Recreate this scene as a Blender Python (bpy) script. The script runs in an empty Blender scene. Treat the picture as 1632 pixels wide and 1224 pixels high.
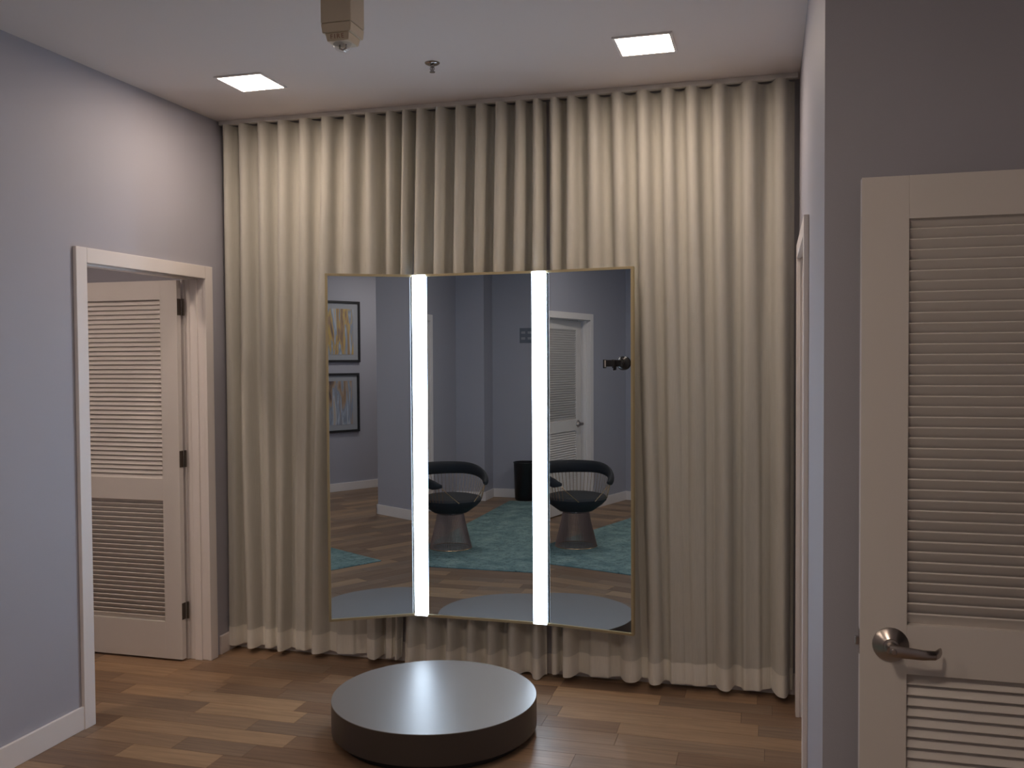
import bpy, bmesh, math, random
from mathutils import Vector, Matrix
random.seed(7)
S = bpy.context.scene
COL = S.collection
PI = math.pi

# ------------------------------------------------------------------ camera
W, H, F = 1632, 1224, 1477.83
YAW, PITCH, ROLL = 0.271266, 0.029106, -0.0062826
CAM_H = 1.66
fwd = Vector((-math.sin(YAW), math.cos(YAW), 0)); right = Vector((math.cos(YAW), math.sin(YAW), 0)); up = Vector((0, 0, 1))
f2 = fwd*math.cos(PITCH) - up*math.sin(PITCH); u2 = up*math.cos(PITCH) + fwd*math.sin(PITCH)
r3 = right*math.cos(ROLL) + u2*math.sin(ROLL); u3 = u2*math.cos(ROLL) - right*math.sin(ROLL)
cd = bpy.data.cameras.new('camera'); cam = bpy.data.objects.new('camera', cd); COL.objects.link(cam)
M4 = Matrix((r3, u3, -f2)).transposed().to_4x4(); M4.translation = (0, 0, CAM_H); cam.matrix_world = M4
cd.sensor_width = 36; cd.lens = F/W*36; cd.clip_start = 0.02; cd.clip_end = 60
S.camera = cam

# ------------------------------------------------------------------ world, view, light levels
wd = bpy.data.worlds.new('world'); S.world = wd; wd.use_nodes = True
wd.node_tree.nodes['Background'].inputs[0].default_value = (0.9, 0.8, 0.75, 1)
wd.node_tree.nodes['Background'].inputs[1].default_value = 0.0
S.view_settings.view_transform = 'Standard'; S.view_settings.look = 'None'
S.view_settings.exposure = 1.10; S.view_settings.gamma = 1; S.view_settings.use_curve_mapping = False
DOWNLIGHT = 25.0          # the two lit panels in front of the curtain
DOWNLIGHT_REAR = 46.0      # unseen panels in the seating area behind the camera, stronger than the front pair
LED = 7.0
WARM = (1.0, 0.80, 0.64); COOL = (0.68, 0.83, 1.0)
CUBICLE_FILL = 56.0   # added unseen panel in the cubicle, brightens the open left door

# ------------------------------------------------------------------ helpers
class MB:
    def __init__(s): s.bm = bmesh.new()
    def box(s, x0, x1, y0, y1, z0, z1, mat=None, bev=0):
        vs = [s.bm.verts.new((x, y, z)) for x in (x0, x1) for y in (y0, y1) for z in (z0, z1)]
        q = [(0,1,3,2),(4,6,7,5),(0,4,5,1),(2,3,7,6),(0,2,6,4),(1,5,7,3)]
        fs = [s.bm.faces.new([vs[i] for i in f]) for f in q]
        if mat is not None:
            for v in vs: v.co = mat @ v.co
        if bev:
            es = list({e for f in fs for e in f.edges})
            bmesh.ops.bevel(s.bm, geom=es, offset=bev, segments=2, affect='EDGES', profile=0.6)
        return s
    def lathe(s, prof, cx=0, cy=0, cz=0, n=32, mat=None, cap=True):
        rings = []
        for r, z in prof:
            rings.append([s.bm.verts.new((cx + r*math.cos(2*PI*i/n), cy + r*math.sin(2*PI*i/n), cz + z)) for i in range(n)])
        for a, b in zip(rings, rings[1:]):
            for i in range(n): s.bm.faces.new((a[i], a[(i+1) % n], b[(i+1) % n], b[i]))
        if cap:
            s.bm.faces.new(list(reversed(rings[0]))); s.bm.faces.new(rings[-1])
        if mat is not None:
            for R in rings:
                for v in R: v.co = mat @ v.co
        return s
    def tube(s, pts, rad, n=8, rad2=None, closed=False):
        # rad: in-plane radius; rad2: radius along the local 'up' (flattened sections)
        pts = [Vector(p) for p in pts]; rings = []
        N = len(pts)
        for i, p in enumerate(pts):
            a = pts[i-1] if (i > 0 or closed) else p; b = pts[(i+1) % N] if (i < N-1 or closed) else p
            t = (b - a).normalized()
            ref = Vector((0, 0, 1)) if abs(t.z) < 0.95 else Vector((1, 0, 0))
            e1 = t.cross(ref).normalized(); e2 = e1.cross(t).normalized()
            r1 = rad[i] if isinstance(rad, (list, tuple)) else rad
            r2 = (rad2[i] if isinstance(rad2, (list, tuple)) else rad2) if rad2 is not None else r1
            rings.append([s.bm.verts.new(p + e1*r1*math.cos(2*PI*k/n) + e2*r2*math.sin(2*PI*k/n)) for k in range(n)])
        pairs = list(zip(rings, rings[1:])) + ([(rings[-1], rings[0])] if closed else [])
        for a, b in pairs:
            for k in range(n): s.bm.faces.new((a[k], a[(k+1) % n], b[(k+1) % n], b[k]))
        if not closed:
            s.bm.faces.new(list(reversed(rings[0]))); s.bm.faces.new(rings[-1])
        return s
    def poly_prism(s, pts, z0, z1):
        a = [s.bm.verts.new((x, y, z0)) for x, y in pts]; b = [s.bm.verts.new((x, y, z1)) for x, y in pts]
        s.bm.faces.new(list(reversed(a))); s.bm.faces.new(b)
        n = len(pts)
        for i in range(n): s.bm.faces.new((a[i], a[(i+1) % n], b[(i+1) % n], b[i]))
        return s
    def mesh(s, name, smooth=False):
        bmesh.ops.recalc_face_normals(s.bm, faces=s.bm.faces)
        me = bpy.data.meshes.new(name); s.bm.to_mesh(me); s.bm.free()
        if smooth:
            for p in me.polygons: p.use_smooth = True
            try: me.set_sharp_from_angle(angle=math.radians(35))
            except Exception: pass
        return me
    def build(s, name, mat, parent=None, smooth=False, **props):
        return link(name, s.mesh(name, smooth), mat, parent, **props)

def link(name, me, mat, parent=None, **props):
    o = bpy.data.objects.new(name, me); COL.objects.link(o)
    if mat and not me.materials: me.materials.append(mat)
    if parent: o.parent = parent
    for k, v in props.items(): o[k] = v
    return o
def empty(name, loc=(0, 0, 0), rz=0, **props):
    o = bpy.data.objects.new(name, None); COL.objects.link(o); o.location = loc; o.rotation_euler = (0, 0, rz)
    o.empty_display_size = 0.05
    for k, v in props.items(): o[k] = v
    return o

def new_mat(name):
    m = bpy.data.materials.new(name); m.use_nodes = True
    nt = m.node_tree; return m, nt, nt.nodes['Principled BSDF'], nt.nodes.new, nt.links.new
def plain(name, col, rough=0.5, metal=0.0, bump=0.0, bscale=200, spec=0.5, var=0.0):
    m, nt, b, N, L = new_mat(name)
    b.inputs['Base Color'].default_value = (*col, 1); b.inputs['Roughness'].default_value = rough
    b.inputs['Metallic'].default_value = metal; b.inputs['Specular IOR Level'].default_value = spec
    tc = N('ShaderNodeTexCoord')
    if bump:
        n = N('ShaderNodeTexNoise'); n.inputs['Scale'].default_value = bscale; n.inputs['Detail'].default_value = 3
        L(tc.outputs['Object'], n.inputs['Vector'])
        bp = N('ShaderNodeBump'); bp.inputs['Strength'].default_value = bump; bp.inputs['Distance'].default_value = 0.002
        L(n.outputs['Fac'], bp.inputs['Height']); L(bp.outputs[0], b.inputs['Normal'])
    if var:
        n = N('ShaderNodeTexNoise'); n.inputs['Scale'].default_value = 3; n.inputs['Detail'].default_value = 4
        L(tc.outputs['Object'], n.inputs['Vector'])
        h = N('ShaderNodeHueSaturation'); h.inputs['Color'].default_value = (*col, 1)
        mr = N('ShaderNodeMapRange'); mr.inputs[3].default_value = 1-var; mr.inputs[4].default_value = 1+var
        L(n.outputs['Fac'], mr.inputs[0]); L(mr.outputs[0], h.inputs['Value']); L(h.outputs[0], b.inputs['Base Color'])
    return m
def emit(name, col, strength):
    m, nt, b, N, L = new_mat(name)
    b.inputs['Base Color'].default_value = (0.9, 0.9, 0.9, 1)
    b.inputs['Emission Color'].default_value = (*col, 1); b.inputs['Emission Strength'].default_value = strength
    return m

M = {}
M['wall'] = plain('wall_paint', (0.415, 0.412, 0.468), 0.6, bump=0.15, bscale=350)
M['ceiling'] = plain('ceiling_paint', (0.74, 0.675, 0.65), 0.8, bump=0.1, bscale=300)
M['trim'] = plain('trim_paint', (0.82, 0.77, 0.75), 0.4)
M['door'] = plain('door_paint', (0.72, 0.68, 0.65), 0.42)
M['bronze'] = plain('dark_bronze', (0.11, 0.09, 0.075), 0.45, 0.8)
M['nickel'] = plain('satin_nickel', (0.42, 0.38, 0.36), 0.28, 1.0)
M['gold'] = plain('brushed_brass', (0.60, 0.51, 0.32), 0.42, 1.0)
M['goldwire'] = plain('brass_wire', (0.72, 0.52, 0.32), 0.25, 1.0)
M['copper'] = plain('copper_wire', (0.40, 0.28, 0.24), 0.4, 1.0)
M['silver'] = plain('mirror_silver', (0.70, 0.84, 0.98), 0.0, 1.0)
M['mirror_back'] = plain('mirror_backing', (0.35, 0.34, 0.32), 0.6)
M['led'] = emit('led_diffuser', COOL, LED)
M['panel'] = emit('downlight_panel', WARM, DOWNLIGHT)
M['panel_rear'] = emit('downlight_panel_rear', WARM, DOWNLIGHT_REAR)
M['ped'] = plain('grey_lacquer', (0.175, 0.16, 0.15), 0.38, 0.0, spec=0.85)
M['pedside'] = plain('dark_pedestal_side', (0.058, 0.048, 0.044), 0.36, 0.0, spec=0.5)  # pedestal side coloured darker than its top
M['black'] = plain('black_fabric', (0.02, 0.021, 0.025), 0.75, bump=0.3, bscale=500)
M['blackplastic'] = plain('black_plastic', (0.012, 0.012, 0.014), 0.3)
M['beige'] = plain('beige_plastic', (0.62, 0.52, 0.39), 0.5)
M['redprint'] = plain('dark_red_print', (0.28, 0.13, 0.09), 0.6)
M['mat'] = plain('picture_mat', (0.36, 0.37, 0.40), 0.8)
M['frame'] = plain('black_frame', (0.02, 0.02, 0.022), 0.4)
M['track'] = plain('white_track', (0.70, 0.67, 0.63), 0.5)
M['steel'] = plain('sprinkler_chrome', (0.35, 0.33, 0.32), 0.2, 1.0)
M['sub'] = plain('subfloor', (0.06, 0.045, 0.035), 0.9)

def clear_mat():
    m, nt, b, N, L = new_mat('clear_lens')
    b.inputs['Base Color'].default_value = (0.95, 0.95, 0.95, 1); b.inputs['Roughness'].default_value = 0.03
    t = N('ShaderNodeBsdfTransparent'); ms = N('ShaderNodeMixShader'); ms.inputs[0].default_value = 0.22
    b.inputs['Metallic'].default_value = 0.6
    L(t.outputs[0], ms.inputs[1]); L(b.outputs[0], ms.inputs[2]); L(ms.outputs[0], nt.nodes['Material Output'].inputs['Surface'])
    return m
M['clear'] = clear_mat()

def wood_mat():
    m, nt, b, N, L = new_mat('oak_floor')
    tc = N('ShaderNodeTexCoord'); oi = N('ShaderNodeObjectInfo'); geo = N('ShaderNodeNewGeometry')
    add = N('ShaderNodeMath'); add.operation = 'ADD'; L(oi.outputs['Random'], add.inputs[0]); L(geo.outputs['Random Per Island'], add.inputs[1])
    fr = N('ShaderNodeMath'); fr.operation = 'FRACT'; L(add.outputs[0], fr.inputs[0])
    ramp = N('ShaderNodeValToRGB'); e = ramp.color_ramp.elements
    e[0].position = 0.0; e[0].color = (0.200, 0.122, 0.076, 1)
    e[1].position = 1.0; e[1].color = (0.410, 0.262, 0.150, 1)
    for p, c in ((0.3, (0.250, 0.155, 0.096, 1)), (0.5, (0.232, 0.158, 0.108, 1)), (0.75, (0.320, 0.202, 0.122, 1))):
        q = e.new(p); q.color = c
    L(fr.outputs[0], ramp.inputs[0])
    mp = N('ShaderNodeMapping'); mp.inputs['Scale'].default_value = (1.6, 26, 4)
    off = N('ShaderNodeVectorMath'); off.operation = 'ADD'
    cx = N('ShaderNodeCombineXYZ'); mul = N('ShaderNodeMath'); mul.operation = 'MULTIPLY'; mul.inputs[1].default_value = 37
    L(fr.outputs[0], mul.inputs[0]); L(mul.outputs[0], cx.inputs[0]); L(mul.outputs[0], cx.inputs[2])
    L(tc.outputs['Object'], off.inputs[0]); L(cx.outputs[0], off.inputs[1]); L(off.outputs[0], mp.inputs['Vector'])
    n1 = N('ShaderNodeTexNoise'); n1.inputs['Scale'].default_value = 2.2; n1.inputs['Detail'].default_value = 6; n1.inputs['Roughness'].default_value = 0.6
    n1.inputs['Distortion'].default_value = 0.5
    L(mp.outputs[0], n1.inputs['Vector'])
    mr = N('ShaderNodeMapRange'); mr.inputs[1].default_value = 0.3; mr.inputs[2].default_value = 0.7; mr.inputs[3].default_value = 0.74; mr.inputs[4].default_value = 1.16
    L(n1.outputs['Fac'], mr.inputs[0])
    mx = N('ShaderNodeMix'); mx.data_type = 'RGBA'; mx.blend_type = 'MULTIPLY'; mx.inputs['Factor'].default_value = 1
    L(ramp.outputs[0], mx.inputs['A']); L(mr.outputs[0], mx.inputs['B']); L(mx.outputs['Result'], b.inputs['Base Color'])
    b.inputs['Roughness'].default_value = 0.42; b.inputs['Specular IOR Level'].default_value = 0.4
    bp = N('ShaderNodeBump'); bp.inputs['Strength'].default_value = 0.12; bp.inputs['Distance'].default_value = 0.001
    L(n1.outputs['Fac'], bp.inputs['Height']); L(bp.outputs[0], b.inputs['Normal'])
    return m
M['wood'] = wood_mat()

def curtain_mat(name, col, trans):
    m, nt, b, N, L = new_mat(name)
    tc = N('ShaderNodeTexCoord'); mp = N('ShaderNodeMapping'); mp.inputs['Scale'].default_value = (260, 260, 14)
    n = N('ShaderNodeTexNoise'); n.inputs['Scale'].default_value = 1.0; n.inputs['Detail'].default_value = 3
    L(tc.outputs['Object'], mp.inputs[0]); L(mp.outputs[0], n.inputs['Vector'])
    mr = N('ShaderNodeMapRange'); mr.inputs[3].default_value = 0.90; mr.inputs[4].default_value = 1.07; L(n.outputs['Fac'], mr.inputs[0])
    h = N('ShaderNodeHueSaturation'); h.inputs['Color'].default_value = (*col, 1); L(mr.outputs[0], h.inputs['Value'])
    L(h.outputs[0], b.inputs['Base Color'])
    b.inputs['Roughness'].default_value = 0.85; b.inputs['Specular IOR Level'].default_value = 0.15
    b.inputs['Sheen Weight'].default_value = 0.15
    bp = N('ShaderNodeBump'); bp.inputs['Strength'].default_value = 0.15; bp.inputs['Distance'].default_value = 0.001
    L(n.outputs['Fac'], bp.inputs['Height']); L(bp.outputs[0], b.inputs['Normal'])
    t = N('ShaderNodeBsdfTranslucent'); L(h.outputs[0], t.inputs['Color'])
    ms = N('ShaderNodeMixShader'); ms.inputs[0].default_value = trans
    L(b.outputs[0], ms.inputs[1]); L(t.outputs[0], ms.inputs[2]); L(ms.outputs[0], nt.nodes['Material Output'].inputs['Surface'])
    return m
CREAM = (0.715, 0.695, 0.63)
M['curtain'] = curtain_mat('cream_drape', CREAM, 0.22)
M['hem'] = curtain_mat('cream_drape_hem', (0.87, 0.84, 0.76), 0.05)

def rug_mat():
    m, nt, b, N, L = new_mat('teal_rug')
    tc = N('ShaderNodeTexCoord')
    n1 = N('ShaderNodeTexNoise'); n1.inputs['Scale'].default_value = 5; n1.inputs['Detail'].default_value = 8; n1.inputs['Roughness'].default_value = 0.7
    v = N('ShaderNodeTexVoronoi'); v.inputs['Scale'].default_value = 2.6; v.feature = 'SMOOTH_F1'
    n2 = N('ShaderNodeTexNoise'); n2.inputs['Scale'].default_value = 34; n2.inputs['Detail'].default_value = 8; n2.inputs['Roughness'].default_value = 0.7
    for n in (n1, v, n2): L(tc.outputs['Object'], n.inputs['Vector'])
    r1 = N('ShaderNodeValToRGB'); e = r1.color_ramp.elements
    e[0].position = 0.38; e[0].color = (0.13, 0.215, 0.225, 1); e[1].position = 0.7; e[1].color = (0.31, 0.42, 0.40, 1)
    L(n1.outputs['Fac'], r1.inputs[0])
    r2 = N('ShaderNodeValToRGB'); e = r2.color_ramp.elements
    e[0].position = 0.52; e[0].color = (0, 0, 0, 1); e[1].position = 0.64; e[1].color = (1, 1, 1, 1)
    L(n2.outputs['Fac'], r2.inputs[0])
    mx = N('ShaderNodeMix'); mx.data_type = 'RGBA'; mx.inputs['B'].default_value = (0.02, 0.03, 0.04, 1)
    mf = N('ShaderNodeMath'); mf.operation = 'MULTIPLY'; L(r2.outputs[0], mf.inputs[0]); mf.inputs[1].default_value = 0.55
    L(mf.outputs[0], mx.inputs['Factor']); L(r1.outputs[0], mx.inputs['A']); L(mx.outputs['Result'], b.inputs['Base Color'])
    b.inputs['Roughness'].default_value = 0.95; b.inputs['Specular IOR Level'].default_value = 0.1
    bp = N('ShaderNodeBump'); bp.inputs['Strength'].default_value = 0.5; bp.inputs['Distance'].default_value = 0.004
    L(n2.outputs['Fac'], bp.inputs['Height']); L(bp.outputs[0], b.inputs['Normal'])
    return m
M['rug'] = rug_mat()

def art_mat(name, seed, warm):
    m, nt, b, N, L = new_mat(name)
    tc = N('ShaderNodeTexCoord'); mp = N('ShaderNodeMapping'); mp.inputs['Scale'].default_value = (11, 11, 1.5); mp.inputs['Location'].default_value = (seed, seed*2.3, seed)
    n = N('ShaderNodeTexNoise'); n.inputs['Scale'].default_value = 1.2; n.inputs['Detail'].default_value = 7; n.inputs['Distortion'].default_value = 0.8
    L(tc.outputs['Object'], mp.inputs[0]); L(mp.outputs[0], n.inputs['Vector'])
    r = N('ShaderNodeValToRGB'); e = r.color_ramp.elements
    cs = [(0.28, (0.10, 0.08, 0.09)), (0.40, (0.36, 0.24, 0.15)), (0.47, (0.55, 0.38, 0.12) if warm else (0.40, 0.32, 0.26)),
          (0.53, (0.24, 0.28, 0.36)), (0.60, (0.45, 0.50, 0.58)), (0.70, (0.52, 0.40, 0.28))]
    e[0].position = cs[0][0]; e[0].color = (*cs[0][1], 1); e[1].position = cs[-1][0]; e[1].color = (*cs[-1][1], 1)
    for p, c in cs[1:-1]:
        q = e.new(p); q.color = (*c, 1)
    L(n.outputs['Fac'], r.inputs[0]); L(r.outputs[0], b.inputs['Base Color']); b.inputs['Roughness'].default_value = 0.5
    return m
M['art1'] = art_mat('abstract_gold', 3.1, True); M['art2'] = art_mat('abstract_grey', 8.4, False)

# ------------------------------------------------------------------ room shell
CZ = 2.985           # ceiling
XL, XR, YB = -2.975, 0.135, 4.70
YD = 2.53            # face of the wall behind the open door on the right
XS = 1.09            # side wall the open door hangs on
XN = -3.60           # left wall of the seating area
T = 0.12
DH = 2.10            # door opening height
def struct(name, mb, mat, label, cat):
    return mb.build(name, mat, kind='structure', label=label, category=cat)

struct('ceiling', MB().box(-5.0, 3.6, -2.2, 4.9, CZ, CZ+0.1), M['ceiling'], 'plain white painted ceiling over the fitting area', 'ceiling')
struct('wall_back', MB().box(-4.6, 0.5, YB, YB+0.12, 0, CZ), M['wall'], 'grey wall hidden behind the cream drapes', 'wall')
# left wall with doorway 3.49..4.45
LO0, LO1 = 3.495, 4.445
struct('wall_left', MB().box(XL-T, XL, 2.3, LO0, 0, CZ).box(XL-T, XL, LO1, YB, 0, CZ).box(XL-T, XL, LO0, LO1, DH+0.015, CZ), M['wall'],
       'blue-grey painted wall on the left around the doorway', 'wall')
# right wall with doorway 3.54..4.44
RO0, RO1 = 3.54, 4.42
struct('wall_right', MB().box(XR, XR+T, YD, RO0, 0, CZ).box(XR, XR+T, RO1, YB, 0, CZ).box(XR, XR+T, RO0, RO1, DH+0.015, CZ), M['wall'],
       'narrow sliver of pale wall beside the right end of the drapes', 'wall')
struct('wall_return', MB().box(XR+T, 2.3, YD, YD+T, 0, CZ), M['wall'], 'shaded grey wall behind the open louvred door on the right', 'wall')
# side wall at X=XS with doorway 1.50..2.435
SO0, SO1 = 1.505, 2.455
struct('wall_side', MB().box(XS, XS+T, 0.09, SO0, 0, CZ).box(XS, XS+T, SO1, YD, 0, CZ).box(XS, XS+T, SO0, SO1, DH+0.015, CZ), M['wall'],
       'grey wall ending in an outer corner, reflected in the left mirror', 'wall')
struct('wall_corner_return', MB().box(XS+T, 3.4, 0.09, 0.21, 0, CZ), M['wall'], 'grey wall turning away from the outer corner', 'wall')
struct('wall_closet', MB().box(2.2, 2.3, 0.21, YD, 0, CZ), M['wall'], 'back wall of the closet beyond the right door', 'wall')
struct('wall_far_right', MB().box(3.4, 3.5, -1.75, 0.21, 0, CZ), M['wall'], 'grey end wall of the seating area on the right', 'wall')
struct('wall_rear', MB().box(-3.25, 3.5, -1.87, -1.75, 0, CZ).box(XN-T, -3.25, -1.52, -1.40, 0, CZ).box(-3.37, -3.25, -1.75, -1.52, 0, CZ), M['wall'],
       'grey rear wall carrying the two pictures, seen in the mirrors', 'wall')
NO0, NO1 = -0.525, 0.385
struct('wall_left_near', MB().box(XN-T, XN, -1.40, NO0, 0, CZ).box(XN-T, XN, NO1, 2.18, 0, CZ).box(XN-T, XN, NO0, NO1, DH+0.015, CZ), M['wall'],
       'blue-grey wall with a louvred door, reflected in the right mirror', 'wall')
struct('wall_left_return', MB().box(XN-T, XL, 2.18, 2.30, 0, CZ), M['wall'], 'short grey wall stepping the left wall outward', 'wall')
struct('wall_cubicle_end', MB().box(-4.42, -4.30, 2.30, YB, 0, CZ), M['wall'], 'end wall of the cubicle beyond the left doorway', 'wall')
struct('wall_near_room', MB().box(-4.92, -4.80, -1.52, 2.30, 0, CZ), M['wall'], 'wall of the room behind the reflected door', 'wall')
struct('wall_right_room', MB().box(1.2, 1.3, YD+T, YB, 0, CZ), M['wall'], 'wall of the cubicle behind the right doorway', 'wall')

BH, BT = 0.105, 0.014
def base(name, boxes, label):
    mb = MB()
    for b in boxes: mb.box(*b, 0, BH, bev=0.003)
    mb.build(name, M['trim'], kind='structure', label=label, category='baseboard')
base('baseboard_left', [(XL, XL+BT, 2.3, 3.452)], 'white baseboard along the left wall before the doorway')
base('baseboard_left_far', [(XL, XL+BT, 4.53, YB)], 'short white baseboard between the left doorway and the drapes')
base('baseboard_back', [(XL, XR, YB-BT, YB)], 'white baseboard peeking out under the drape hems')
base('baseboard_side', [(XS-BT, XS, 0.09-BT, 1.43), (XS-BT, 3.4, 0.09-BT, 0.09)], 'white baseboard wrapping the outer corner in the left mirror')
base('baseboard_rear', [(-3.25, 3.4, -1.75, -1.75+BT), (XN, -3.25+BT, -1.40, -1.40+BT), (-3.25, -3.25+BT, -1.75, -1.40)], 'white baseboard along the rear wall, seen in the mirrors')
base('baseboard_left_near', [(XN, XN+BT, -1.40, -0.58), (XN, XN+BT, 0.44, 2.18)], 'white baseboard beside the reflected louvred door')
base('baseboard_return', [(XR-BT, XR, YD, 3.47)], 'white baseboard at the foot of the right wall')

# ------------------------------------------------------------------ door casings and jambs (axis along Y, wall plane X)
def casing(name, xw, out, y0, y1, label, both=True):
    """opening y0..y1 in a wall whose room face is X=xw; out=+1 when the room lies at +X"""
    e = empty(name, (xw, (y0+y1)/2, 0), kind='structure', label=label, category='door frame')
    def B(n, x0, x1, a, b, z0, z1, bev=0.003):
        x0, x1 = sorted((x0, x1))
        o = MB().box(x0-xw, x1-xw, a-(y0+y1)/2, b-(y0+y1)/2, z0, z1, bev=bev).build(n, M['trim'], e)
        return o
    cw, ct = 0.068, 0.019
    faces = [(xw, xw+out*ct)] + ([(xw-out*T, xw-out*(T+ct))] if both else [])
    for a, b in faces:
        B('casing', a, b, y0-cw+0.022, y0+0.022, 0, DH+cw-0.004)
        B('casing', a, b, y1-0.022, y1+cw-0.022, 0, DH+cw-0.004)
        B('head_casing', a, b, y0+0.022, y1-0.022, DH-0.004, DH+cw-0.004)
    B('jamb', xw, xw-out*T, y0, y0+0.018, 0, DH)
    B('jamb', xw, xw-out*T, y1-0.018, y1, 0, DH)
    B('head_jamb', xw, xw-out*T, y0, y1, DH, DH+0.015)
    s0, s1 = xw-out*0.035, xw-out*0.078
    B('door_stop', s0, s1, y0+0.018, y0+0.029, 0, DH); B('door_stop', s0, s1, y1-0.029, y1-0.018, 0, DH)
    B('door_stop', s0, s1, y0+0.029, y1-0.029, DH-0.011, DH)
    return e
casing('trim_1', XL, 1, LO0, LO1, 'white casing around the open doorway in the left wall')
casing('trim_2', XR, -1, RO0, RO1, 'white door casing seen edge-on beside the drapes')
casing('trim_3', XS, -1, SO0, SO1, 'white casing of the doorway the right door hangs in')
casing('trim_4', XN, 1, NO0, NO1, 'white casing around the louvred door in the right mirror')

# ------------------------------------------------------------------ louvred doors
def slat_mesh(w, tilt):
    R = Matrix.Rotation(tilt, 4, 'X')
    return MB().box(0, w, -0.0175, 0.0175, -0.0028, 0.0028, mat=R, bev=0.0015).mesh('slat')
def lever_handle(door, x, z, y, side, to):
    """side=+1/-1 face of the leaf; to=+1/-1 direction of the lever along x"""
    h = MB().lathe([(0.042, 0), (0.042, 0.003), (0.039, 0.006), (0.019, 0.019), (0.018, 0.024), (0.0135, 0.026), (0.0135, 0.056)], n=28,
                   mat=Matrix.Translation((x, y, z)) @ Matrix.Rotation(-side*PI/2, 4, 'X')).build('handle', M['nickel'], door, smooth=True, label='satin nickel lever handle')
    yy = y + side*0.056
    pts = [(x-to*0.008, yy, z), (x+to*0.03, yy+side*0.003, z-0.001), (x+to*0.065, yy+side*0.001, z-0.004), (x+to*0.093, yy-side*0.006, z-0.005), (x+to*0.104, yy-side*0.022, z-0.003), (x+to*0.108, yy-side*0.030, z-0.002)]
    MB().tube(pts, [0.006, 0.006, 0.0055, 0.005, 0.005, 0.004], n=12, rad2=[0.0150, 0.0140, 0.0125, 0.0115, 0.0115, 0.010]).build('lever', M['nickel'], h, smooth=True)
    MB().lathe([(0.0075, 0), (0.0075, 0.009), (0.006, 0.010), (0.004, 0.010)], n=20, mat=Matrix.Translation((x, yy, z)) @ Matrix.Rotation(-side*PI/2, 4, 'X')).build('lock_button', M['nickel'], h, smooth=True)
    return h
DT = 0.036
def louvre_door(name, loc, rz, w, label, up_tilt, low_tilt, levers=(), hinges=True, z0=0.012, top=2.088):
    d = empty(name, loc, rz, kind='structure', label=label, category='door')
    st = 0.107
    for a in (0, w-st): MB().box(a, a+st, 0, DT, z0, top, bev=0.0008).build('stile', M['door'], d)
    rails = [(z0, 0.215), (0.885, 1.005), (1.985, top)]
    for a, b in rails: MB().box(st, w-st, 0, DT, a, b, bev=0.0008).build('rail', M['door'], d)
    wi = w-2*st
    for (lo, hi, tilt) in ((0.215, 0.885, low_tilt), (1.005, 1.985, up_tilt)):
        me = slat_mesh(wi, tilt); me.materials.append(M['door'])
        n = round((hi-lo)/0.0254); p = (hi-lo)/n
        for i in range(n):
            o = link('slat', me, None, d); o.location = (st, DT/2, lo+p*(i+0.5))
    for (side, to) in levers: lever_handle(d, w-0.07, 0.955, DT if side > 0 else 0, side, to)
    if levers:
        MB().box(w-0.002, w+0.0012, 0.006, DT-0.006, 0.925, 0.985).build('latch_plate', M['nickel'], d)
        MB().box(w, w+0.010, 0.012, DT-0.012, 0.945, 0.965, bev=0.002).build('latch_bolt', M['nickel'], d)
    return d
DN, UPT = math.radians(-57), math.radians(57)
# tilt>0 about X: +y edge goes up (visible +y face looks down); tilt<0: +y edge goes down (face looks up)
LY = 4.402
d1 = louvre_door('door_1', (-3.098, LY, 0), PI, 0.86, 'white louvred door standing open beyond the left doorway', DN, UPT)
for z in (1.943, 1.114, 0.277):
    hg = MB().box(-0.0025, 0.0, 0.003, DT-0.002, z-0.045, z+0.045).build('hinge', M['bronze'], d1, label='dark bronze butt hinge')
    MB().tube([(-0.008, -0.008, z-0.046), (-0.008, -0.008, z+0.046)], 0.007, n=10).build('knuckle', M['bronze'], hg)
    MB().box(-0.046, -0.010, LY-LO1+0.015, LY-LO1+0.018-0.0002, z-0.045, z+0.045).build('jamb_leaf', M['bronze'], hg)
d2 = louvre_door('door_2', (1.076, 2.437, 0), PI, 0.862, 'white louvred door with lever handle, open at the right edge', UPT, DN, levers=((1, -1), (-1, -1)))
d3 = louvre_door('door_3', (XN-0.079, NO1-0.02, 0), -PI/2 - math.radians(4), 0.865, 'white louvred door, slightly ajar, reflected in the right mirror', UPT, DN, levers=((1, -1),))
d4 = louvre_door('door_4', (XR+0.08, RO1-0.02, 0), -PI/2, 0.835, 'louvred door set back in the doorway beside the drapes', UPT, DN)

# ------------------------------------------------------------------ floor: single planks
floor = MB().box(-5.0, 3.6, -2.2, 4.9, -0.1, -0.008).build('floor', M['sub'], kind='structure', label='brown oak plank floor laid in short staggered boards', category='floor')
PW = 0.127
lengths = [0.34, 0.44, 0.52, 0.62, 0.76, 0.90]
pm = {}
def pmesh(l):
    if l not in pm:
        m_ = MB().box(-l/2+0.0006, l/2-0.0006, -PW/2+0.0006, PW/2-0.0006, -0.008, 0, bev=0.0008).mesh('plank'); m_.materials.append(M['wood']); pm[l] = m_
    return pm[l]
planks = []
y = -2.15; 
while y < 4.85:
    x = -5.0 - random.random()*0.6
    while x < 3.5:
        l = random.choice(lengths); planks.append((x+l/2, y, l)); x += l
    y += PW
def to_px(x, y, z=0):
    v = Vector((x, y, z-CAM_H)); d = v.dot(f2)
    if d < 0.1: return None
    return (W/2 + F*v.dot(r3)/d, H/2 - F*v.dot(u3)/d, d)
def rank(p):
    q = to_px(p[0], p[1])
    if q and -150 < q[0] < 1330 and q[1] < 1320 and p[1] < 4.75 and p[0] > -4.4 and p[0] < 0.3: return q[2]
    if -3.7 < p[0] < 1.1 and p[1] > -1.8 or p[0] > 1.0 and p[1] < 0.1: return 20 + (5-p[1])
    return 100
planks.sort(key=rank)
rest = MB()
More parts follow.
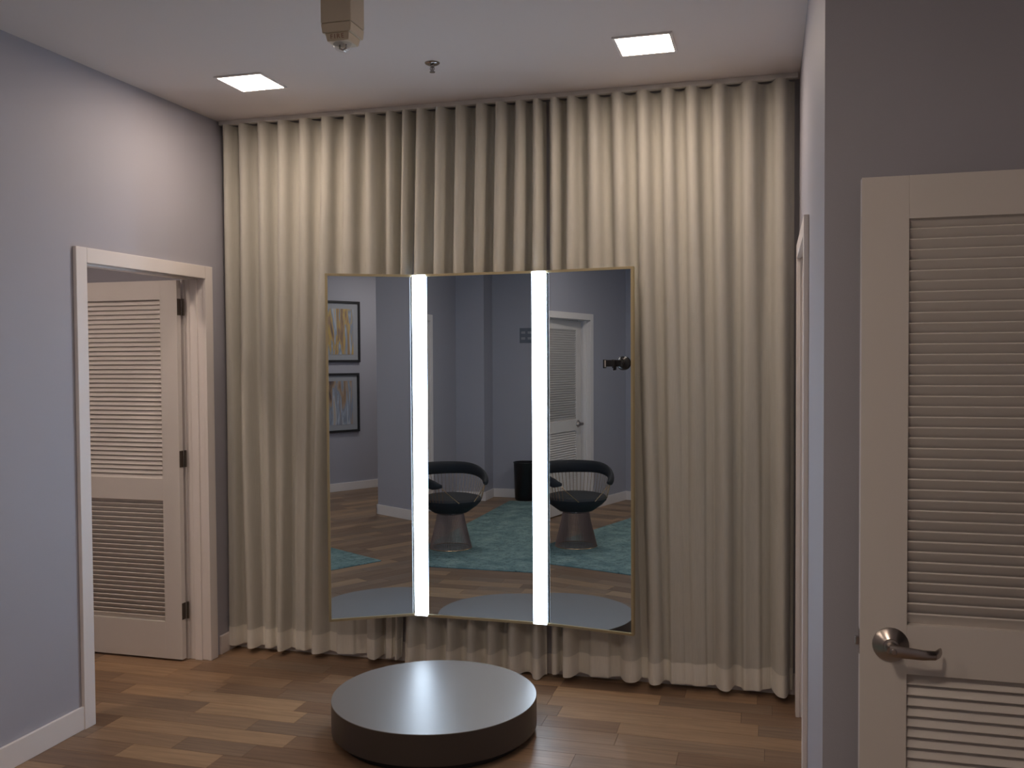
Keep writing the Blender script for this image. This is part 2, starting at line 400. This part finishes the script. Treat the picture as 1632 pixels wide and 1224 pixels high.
for i, (x, y, l) in enumerate(planks):
    if i < 290 and rank((x, y, l)) < 100:
        o = link('plank', pmesh(l), None, floor); o.location = (x, y, 0)
    else: rest.box(x-l/2+0.0006, x+l/2-0.0006, y-PW/2+0.0006, y+PW/2-0.0006, -0.008, 0)
rest.build('plank_field', M['wood'], floor, kind='stuff')

# ------------------------------------------------------------------ curtains
def smooth(t): t = max(0, min(1, t)); return t*t*(3-2*t)
def curtain(name, top, bot, amp_b, y_top, y_bot, a_top, a_bot, label, pinch=None, hem_wave=0.003, seed=1, zb=0.035):
    rnd = random.Random(seed)
    n = len(top); sub = 34; rows = 64; zt = 2.957
    pt = [top[0]-(top[1]-top[0])*0.84] + top + [top[-1]+(top[-1]-top[-2])*0.84]
    pb = [bot[0]-abs(bot[1]-bot[0])*0.66] + bot + [bot[-1]+abs(bot[-1]-bot[-2])*0.66]
    ab = [0.3] + amp_b + [0.3]
    wob = [(rnd.uniform(-1, 1), rnd.uniform(0, 6.28), rnd.uniform(1.2, 2.6)) for _ in range(n+2)]
    def lerp(arr, u):
        i = max(0, min(len(arr)-2, int(u))); f = u-i; return arr[i]*(1-f)+arr[i+1]*f
    def sl(arr, u):
        i = max(0, min(len(arr)-2, int(u))); f = smooth(u-i); return arr[i]*(1-f)+arr[i+1]*f
    total = n+1
    def pos(u, t):
        # u: 0..n+1 (integers are fold crests); t: 0 top .. 1 bottom
        k = smooth(t*1.45-0.08)
        base_x = lerp(pt, u)*(1-t) + lerp(pb, u)*t
        i = min(total-1, int(u)); pitch = (pt[i+1]-pt[i])*(1-t) + (pb[i+1]-pb[i])*t
        ph = 2*PI*u
        ampf = 1*(1-k) + sl(ab, u)*k
        w = sl([a[0] for a in wob], u)
        A = (a_top*(1-t)+a_bot*t)*ampf*(1+0.18*math.sin(t*5*lerp([a[2] for a in wob], u)/2+lerp([a[1] for a in wob], u))*max(t, 0)**0.5)
        x = base_x + 0.045*pitch*math.sin(2*ph)*(1-0.5*k) + 0.010*w*math.sin(t*6.0+lerp([a[1] for a in wob], u))*t
        c = math.cos(ph)
        if not pinch:                  # lower down the crests become narrow round tubes with flat cloth between
            p = abs(u-round(u)); tb = -1 + 2*max(0.0, 1-(p/0.36)**2)**0.62
            c = c*(1-k) + tb*k
        yy = y_top*(1-t)+y_bot*t - A*c
        if pinch: A = min(A, 0.048); yy = y_top*(1-t)+y_bot*t - A*c     # held flat behind the mirror
        # fine secondary drape lower down
        yy -= 0.005*k*math.sin(ph*1.37+w*3+t*2.2)
        return x, yy, c
    def make(zhi, zlo, nr, off, nm, mat, parent=None):
        bm = bmesh.new(); grid = []
        for r in range(nr+1):
            row = []
            for c in range(n*sub+1):
                u = 0.5 + c/sub
                zz = zhi+(zlo-zhi)*r/nr
                t = (zt-zz)/(zt-zb)
                x, yy, cc = pos(u, t)
                # crests hang a little lower than the hollows
                dz = -hem_wave*(cc*min(1, sl(ab, u)))*smooth((t-0.9)/0.1)
                row.append(bm.verts.new((x, yy-off, zz+dz)))
            grid.append(row)
        for a, b in zip(grid, grid[1:]):
            for i in range(len(a)-1): bm.faces.new((a[i], b[i], b[i+1], a[i+1]))
        me = bpy.data.meshes.new(nm); bm.to_mesh(me); bm.free()
        for p in me.polygons: p.use_smooth = True
        return link(nm, me, mat, parent)
    c = make(zt, zb, rows, 0, name, M['curtain'])
    c['label'] = label; c['category'] = 'curtain'; c['group'] = 'cream drapes across the back wall'
    make(zb+0.105, zb-0.002, 6, 0.0022, 'hem', M['hem'], c)
    make(zt+0.002, zt-0.055, 3, 0.0018, 'header_tape', M['curtain'], c)
    return c
curtain('drape', [-2.92, -2.82, -2.696, -2.573, -2.44, -2.307, -2.176, -2.053, -1.934, -1.848],
        [-2.945, -2.818, -2.722, -2.632, -2.523, -2.415, -2.256, -2.060, -1.985, -1.935],
        [0.5, 1.0, 0.25, 0.9, 0.1, 1.1, 0.1, 1.0, 0.3, 0.6], 4.612, 4.628, 0.045, 0.046, 'cream drape panel hanging left of the mirror beside the open doorway', seed=3)
curtain('drape', [-1.765, -1.655, -1.545, -1.435, -1.330, -1.225, -1.138],
        [-1.855, -1.74, -1.625, -1.515, -1.405, -1.29, -1.155],
        [0.9, 0.9, 1.0, 1.0, 1.0, 1.0, 1.1], 4.606, 4.614, 0.044, 0.044, 'narrow cream drape panel tucked behind the middle mirror', zb=0.010, hem_wave=0.004, pinch=True, seed=5)
curtain('drape', [-1.050, -0.962, -0.853, -0.729, -0.605, -0.483, -0.369, -0.240, -0.098, 0.05],
        [-1.063, -1.0, -0.83, -0.67, -0.554, -0.437, -0.33, -0.204, -0.085, 0.062],
        [0.5, 1.0, 0.1, 0.9, 1.1, 0.15, 0.1, 1.1, 0.1, 1.2], 4.606, 4.612, 0.044, 0.046, 'wide cream drape panel hanging right of the mirror', seed=11)
MB().box(XL+0.01, XR-0.01, 4.585, 4.615, 2.962, CZ, bev=0.002).build('curtain_track', M['track'], label='slim white ceiling track carrying the cream drapes', category='curtain track')

# ------------------------------------------------------------------ three-panel mirror
MZ0, MZ1, YM = 0.304, 2.092, 4.524
mir = empty('dressing_mirror', (-1.434, YM, MZ0), label='tall three-panel dressing mirror with thin brass frame and two light strips', category='mirror')
mh = MZ1-MZ0
def mpanel(hx, sgn, ang, width, flip):
    """panel from hinge (hx, YM) outward; local x along the panel"""
    pass
def panel_mat(origin, dx, eps=0.0034):
    dx = Vector(dx).normalized(); n = Vector((dx.y, -dx.x, 0))     # faces the room
    zz = Vector((0, 0, 1))
    nn = (n + zz*eps).normalized(); zz = (zz - nn*zz.dot(nn)).normalized(); xx = (-nn).cross(zz) if False else zz.cross(-nn)*-1
    xx = dx
    m = Matrix((xx, -nn, zz)).transposed().to_4x4(); m.translation = Vector(origin) - mir.location
    return m
def mirror_panel(origin, dx, w, sides, label):
    mt = panel_mat(origin, dx)
    fw, fd = 0.0125, 0.014
    g = MB().box(fw*0.5, w-fw*0.5, 0.0, 0.004, fw*0.5, mh-fw*0.5).build('mirror_glass', M['silver'], mir, label=label); g.matrix_local = mt
    b = MB().box(0.004, w-0.004, 0.0042, 0.020, 0.004, mh-0.004).build('backing', M['mirror_back'], g)
    for nm, bx in (('frame_rail', (0, w, -fd*0.5, 0.021, mh-fw, mh)), ('frame_rail', (0, w, -fd*0.5, 0.021, 0, fw))):
        MB().box(*bx, bev=0.001).build(nm, M['gold'], g)
    if 'l' in sides: MB().box(0, fw, -fd*0.5, 0.021, fw, mh-fw, bev=0.001).build('frame_stile', M['gold'], g)
    if 'r' in sides: MB().box(w-fw, w, -fd*0.5, 0.021, fw, mh-fw, bev=0.001).build('frame_stile', M['gold'], g)
    return g
XA, XB = -1.80, -1.073
thL, thR = 0.514, 0.157
wL, wR = 0.440, 0.446
oL = (XA - wL*math.cos(thL), YM - wL*math.sin(thL), MZ0)
gL = mirror_panel(oL, (math.cos(thL), math.sin(thL), 0), wL, 'l', 'left mirror leaf angled inward')
gC = mirror_panel((XA, YM, MZ0), (1, 0, 0), XB-XA, '', 'flat middle mirror')
gR = mirror_panel((XB, YM, MZ0), (math.cos(thR), -math.sin(thR), 0), wR, 'r', 'right mirror leaf angled slightly inward')
for a in (XA+0.008, XB-0.008-0.070):
    st = MB().box(a, a+0.070, -0.010, -0.001, 0.004, mh-0.004, bev=0.002).build('light_strip', M['led'], mir, label='glowing cool white light strip')
    st.location = (-mir.location.x, 0, 0)

# phone holder stuck to the right leaf
ph = empty('phone_holder', (0, 0, 0), label='empty black phone clamp stuck near the brass edge of the right mirror', category='phone holder')
dR = Vector((math.cos(thR), -math.sin(thR), 0)); nR = Vector((dR.y, -dR.x, 0)); oR = Vector((XB, YM, 0))
mtp = Matrix((dR, -nR, Vector((0, 0, 1)))).transposed().to_4x4(); mtp.translation = oR + dR*(wR-0.0555) + Vector((0, 0, 1.627))
ph.matrix_world = mtp
def RX(a): return Matrix.Rotation(a, 4, 'X')
MB().lathe([(0.033, 0.0), (0.034, 0.004), (0.030, 0.010), (0.024, 0.018), (0.012, 0.022), (0.012, 0.030)], n=28, mat=Matrix.Translation((0.006, -0.001, 0)) @ RX(PI/2)).build('suction_base', M['blackplastic'], ph, smooth=True)
MB().lathe([(0.004, -0.016), (0.012, -0.012), (0.0165, 0), (0.012, 0.012), (0.004, 0.016)], n=20, mat=Matrix.Translation((0.006, -0.038, 0))).build('ball_joint', M['blackplastic'], ph, smooth=True)
MB().box(-0.066, 0.012, -0.060, -0.048, -0.016, 0.016, bev=0.003).build('clamp_body', M['blackplastic'], ph)
MB().box(-0.070, -0.064, -0.082, -0.046, -0.024, 0.018, bev=0.002).build('clamp_jaw', M['blackplastic'], ph)
MB().box(-0.020, -0.014, -0.082, -0.046, -0.034, 0.012, bev=0.002).build('clamp_jaw', M['blackplastic'], ph)
for x, a, b in ((-0.0638, -0.018, 0.014), (-0.0205, -0.026, 0.008)):
    MB().box(x, x+0.0012, -0.078, -0.062, a, b).build('grip_pad', M['track'], ph)

# ------------------------------------------------------------------ round pedestal
pd = empty('pedestal', (-1.435, 3.843, 0), label='low round grey display pedestal on the floor before the mirror', category='pedestal')
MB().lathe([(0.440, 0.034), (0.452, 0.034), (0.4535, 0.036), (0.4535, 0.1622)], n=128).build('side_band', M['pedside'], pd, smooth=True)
MB().lathe([(0.4535, 0.1622), (0.4535, 0.1640), (0.4520, 0.1652)], n=128).build('top', M['ped'], pd, smooth=True)
MB().lathe([(0.415, 0.0), (0.415, 0.036)], n=96).build('plinth', M['frame'], pd, smooth=True)

# ------------------------------------------------------------------ ceiling fittings
def downlight(x, y, mat, label, s=0.112):
    d = empty('downlight', (x, y, CZ), label=label, category='ceiling light', group='square ceiling downlights')
    t = MB()
    for bx in ((-s-0.012, s+0.012, -s-0.012, -s), (-s-0.012, s+0.012, s, s+0.012), (-s-0.012, -s, -s, s), (s, s+0.012, -s, s)): t.box(*bx, -0.007, 0)
    t.build('trim_ring', M['trim'], d)
    MB().box(-s, s, -s, s, -0.005, -0.0005).build('diffuser', mat, d)
    return d
downlight(-2.395, 3.985, M['panel'], 'glowing square downlight nearest the left wall')
downlight(-0.512, 3.985, M['panel'], 'glowing square downlight nearest the right wall')
downlight(-2.395, 0.6, M['panel_rear'], 'unseen square downlight over the armchair')
downlight(-0.512, 0.6, M['panel_rear'], 'unseen square downlight over the middle of the room')
M['cub_fill'] = emit('cubicle_fill_panel', WARM, CUBICLE_FILL)
downlight(-3.60, 2.70, M['cub_fill'], 'unseen fill panel added inside the cubicle to brighten the left door')
downlight(2.2, -0.7, M['panel_rear'], 'unseen square downlight near the two pictures')

fa = empty('fire_strobe', (-1.45, 3.02, 2.79), label='beige fire alarm strobe box hanging from the ceiling', category='fire alarm')
MB().box(-0.057, 0.057, -0.056, 0.056, 0.034, CZ-2.79, bev=0.003).build('back_box', M['beige'], fa)
def frustum(z0, a0, b0, z1, a1, b1, cy0=0, cy1=0):
    mb = MB(); lo = [mb.bm.verts.new((sx*a0, sy*b0+cy0, z0)) for sx, sy in ((-1,-1),(1,-1),(1,1),(-1,1))]
    hi = [mb.bm.verts.new((sx*a1, sy*b1+cy1, z1)) for sx, sy in ((-1,-1),(1,-1),(1,1),(-1,1))]
    mb.bm.faces.new(list(reversed(lo))); mb.bm.faces.new(hi)
    for i in range(4): mb.bm.faces.new((lo[i], lo[(i+1)%4], hi[(i+1)%4], hi[i]))
    bmesh.ops.bevel(mb.bm, geom=list(mb.bm.edges), offset=0.002, segments=2, affect='EDGES'); return mb
frustum(0.0, 0.053, 0.054, 0.0325, 0.0565, 0.056).build('housing', M['beige'], fa)
lb = frustum(-0.026, 0.040, 0.042, 0.001, 0.045, 0.048).build('lens_base', M['beige'], fa)
cu = bpy.data.curves.new('fire_text', 'FONT'); cu.body = 'FIRE'; cu.size = 0.0215; cu.align_x = 'CENTER'; cu.align_y = 'CENTER'; cu.extrude = 0.0004; cu.space_character = 1.4
tx = bpy.data.objects.new('lettering', cu); COL.objects.link(tx); dg = bpy.context.evaluated_depsgraph_get()
tme = bpy.data.meshes.new_from_object(tx.evaluated_get(dg)); bpy.data.objects.remove(tx)
to = link('lettering', tme, M['redprint'], lb); to.location = (0, -0.0457, -0.0125); to.rotation_euler = (PI/2 + 0.215, 0, 0); to['label'] = 'dark red word FIRE'
MB().lathe([(0.034, 0.0), (0.032, -0.008), (0.026, -0.018), (0.016, -0.025), (0.004, -0.028)], cz=-0.026, n=28).build('strobe_lens', M['clear'], fa, smooth=True)
fl = MB().tube([(-0.012, 0, -0.027), (-0.012, 0, -0.040), (0.0, 0, -0.046), (0.012, 0, -0.040), (0.012, 0, -0.027)], 0.003, n=8).build('flash_tube', M['steel'], fa, smooth=True)

sp = empty('sprinkler', (-1.465, 3.963, CZ), label='small chrome fire sprinkler head under the ceiling', category='sprinkler')
MB().lathe([(0.034, 0), (0.034, -0.002), (0.031, -0.006), (0.022, -0.010), (0.014, -0.011)], n=32).build('escutcheon', M['steel'], sp, smooth=True)
MB().lathe([(0.009, -0.010), (0.009, -0.020), (0.005, -0.022), (0.005, -0.038)], n=16).build('nozzle', M['steel'], sp, smooth=True)
for s in (-1, 1): MB().tube([(s*0.008, 0, -0.018), (s*0.010, 0, -0.028), (s*0.003, 0, -0.040)], 0.0018, n=6).build('yoke_arm', M['steel'], sp)
MB().lathe([(0.012, -0.040), (0.0125, -0.0415), (0.012, -0.043)], n=24).build('deflector', M['steel'], sp, smooth=True)

# ------------------------------------------------------------------ seating area behind the camera (seen in the mirrors)
MB().box(-1.32, 1.32, -1.70, 1.85, 0, 0.009, bev=0.003).build('area_rug', M['rug'], label='distressed teal area rug under the armchair, reflected in the mirrors', category='rug').location = (-1.63, 0.27, 0.0005)

ch = empty('wire_armchair', (-2.70, 1.38, 0.0115), math.radians(40), label='black upholstered armchair on a flared brass wire base', category='armchair')
def wires(n, prof, rad, a0=0, a1=2*PI, seg=None):
    mb = MB(); 
    for i in range(n):
        a = a0 + (a1-a0)*i/n
        pts = [(r*math.cos(a), r*math.sin(a), z) for r, z in prof]; mb.tube(pts, rad, n=4)
    return mb
bp_ = [(0.185, 0.0), (0.160, 0.10), (0.130, 0.22), (0.114, 0.31), (0.150, 0.315)]
wires(96, bp_, 0.0027).build('wire_base', M['copper'], ch, kind='stuff')
MB().tube([(0.185*math.cos(2*PI*i/48), 0.185*math.sin(2*PI*i/48), 0.003) for i in range(48)], 0.004, n=6, closed=True).build('foot_ring', M['goldwire'], ch)
MB().lathe([(0.112, 0.30), (0.165, 0.325), (0.235, 0.375), (0.268, 0.41), (0.274, 0.428), (0.262, 0.447), (0.20, 0.462), (0.05, 0.466)], n=48).build('seat', M['black'], ch, smooth=True)
# horseshoe arm rail, open to local +x
A0, A1 = math.radians(44), math.radians(316)
rail, rr1, rr2 = [], [], []
for i in range(41):
    f = i/40; a = A0+(A1-A0)*f; k = math.sin(PI*f)
    r = 0.325 - 0.02*(1-k); z = 0.575 + 0.095*smooth(k*1.15)
    rail.append((r*math.cos(a), r*math.sin(a), z)); e_ = min(1, min(f, 1-f)*14+0.35)
    rr1.append(0.026*e_); rr2.append((0.036+0.022*k)*e_)
MB().tube(rail, rr1, n=14, rad2=rr2).build('arm_rail', M['black'], ch, smooth=True)
mb = MB()
for i in range(44):
    f = i/43; a = A0+(A1-A0)*f; k = math.sin(PI*f); r = 0.325-0.02*(1-k)
    mb.tube([(r*math.cos(a), r*math.sin(a), 0.56+0.09*smooth(k*1.15)), (0.275*math.cos(a), 0.275*math.sin(a), 0.43)], 0.0022, n=4)
mb.build('back_wires', M['goldwire'], ch, kind='stuff')
for s in (0, -1):
    p = rail[s]; a = math.atan2(p[1], p[0]); q = a*0.35 if s == 0 else (a)*0.35
    MB().tube([(p[0], p[1], p[2]-0.02), (0.30*math.cos(a*0.85), 0.30*math.sin(a*0.85), 0.52), (0.278*math.cos(q), 0.278*math.sin(q), 0.425)], 0.004, n=6).build('front_rod', M['goldwire'], ch)

def picture(x0, x1, z0, z1, art, label):
    y0 = -1.75
    p = empty('framed_picture', ((x0+x1)/2, y0, z0), label=label, category='picture', group='two framed abstract pictures on the rear wall')
    w, h = (x1-x0)/2, z1-z0; fw = 0.03
    for bx in ((-w, w, h-fw, h), (-w, w, 0, fw)): MB().box(bx[0], bx[1], 0.001, 0.03, bx[2], bx[3], bev=0.002).build('frame_bar', M['frame'], p)
    for bx in ((-w, -w+fw), (w-fw, w)): MB().box(bx[0], bx[1], 0.001, 0.03, fw, h-fw, bev=0.002).build('frame_bar', M['frame'], p)
    MB().box(-w+fw, w-fw, 0.001, 0.014, fw, h-fw).build('mat_board', M['mat'], p)
    MB().box(-w+0.10, w-0.10, 0.0145, 0.017, 0.10, h-0.10).build('print', art, p)
picture(1.50, 2.11, 1.655, 2.44, M['art1'], 'upper framed abstract print in gold and blue streaks')
picture(1.48, 2.09, 0.755, 1.515, M['art2'], 'lower framed abstract print in grey and brown streaks')

sg = empty('wall_plaque', (-2.82, -1.75, 1.96), label='small grey sign plate on the dark rear wall by the strip light reflection', category='sign')
MB().box(-0.085, 0.085, 0.001, 0.008, -0.09, 0.09, bev=0.002).build('plate', plain('plate_grey', (0.16, 0.18, 0.22), 0.4), sg)
for z in (0.035, -0.035):
    for x in (-0.04, 0.04): MB().box(x-0.025, x+0.025, 0.0081, 0.0095, z-0.014, z+0.014).build('raised_mark', M['mat'], sg)
bn = empty('waste_bin', (-2.80, -1.59, 0.0005), label='black waste bin standing against the rear wall', category='bin')
MB().lathe([(0.11, 0.0), (0.125, 0.02), (0.14, 0.44), (0.143, 0.45), (0.137, 0.45), (0.125, 0.05), (0.02, 0.04)], n=32).build('bucket', M['blackplastic'], bn, smooth=True)
MB().tube([(0.141*math.cos(2*PI*i/32), 0.141*math.sin(2*PI*i/32), 0.45) for i in range(32)], 0.005, n=6, closed=True).build('rim', M['blackplastic'], bn, smooth=True)
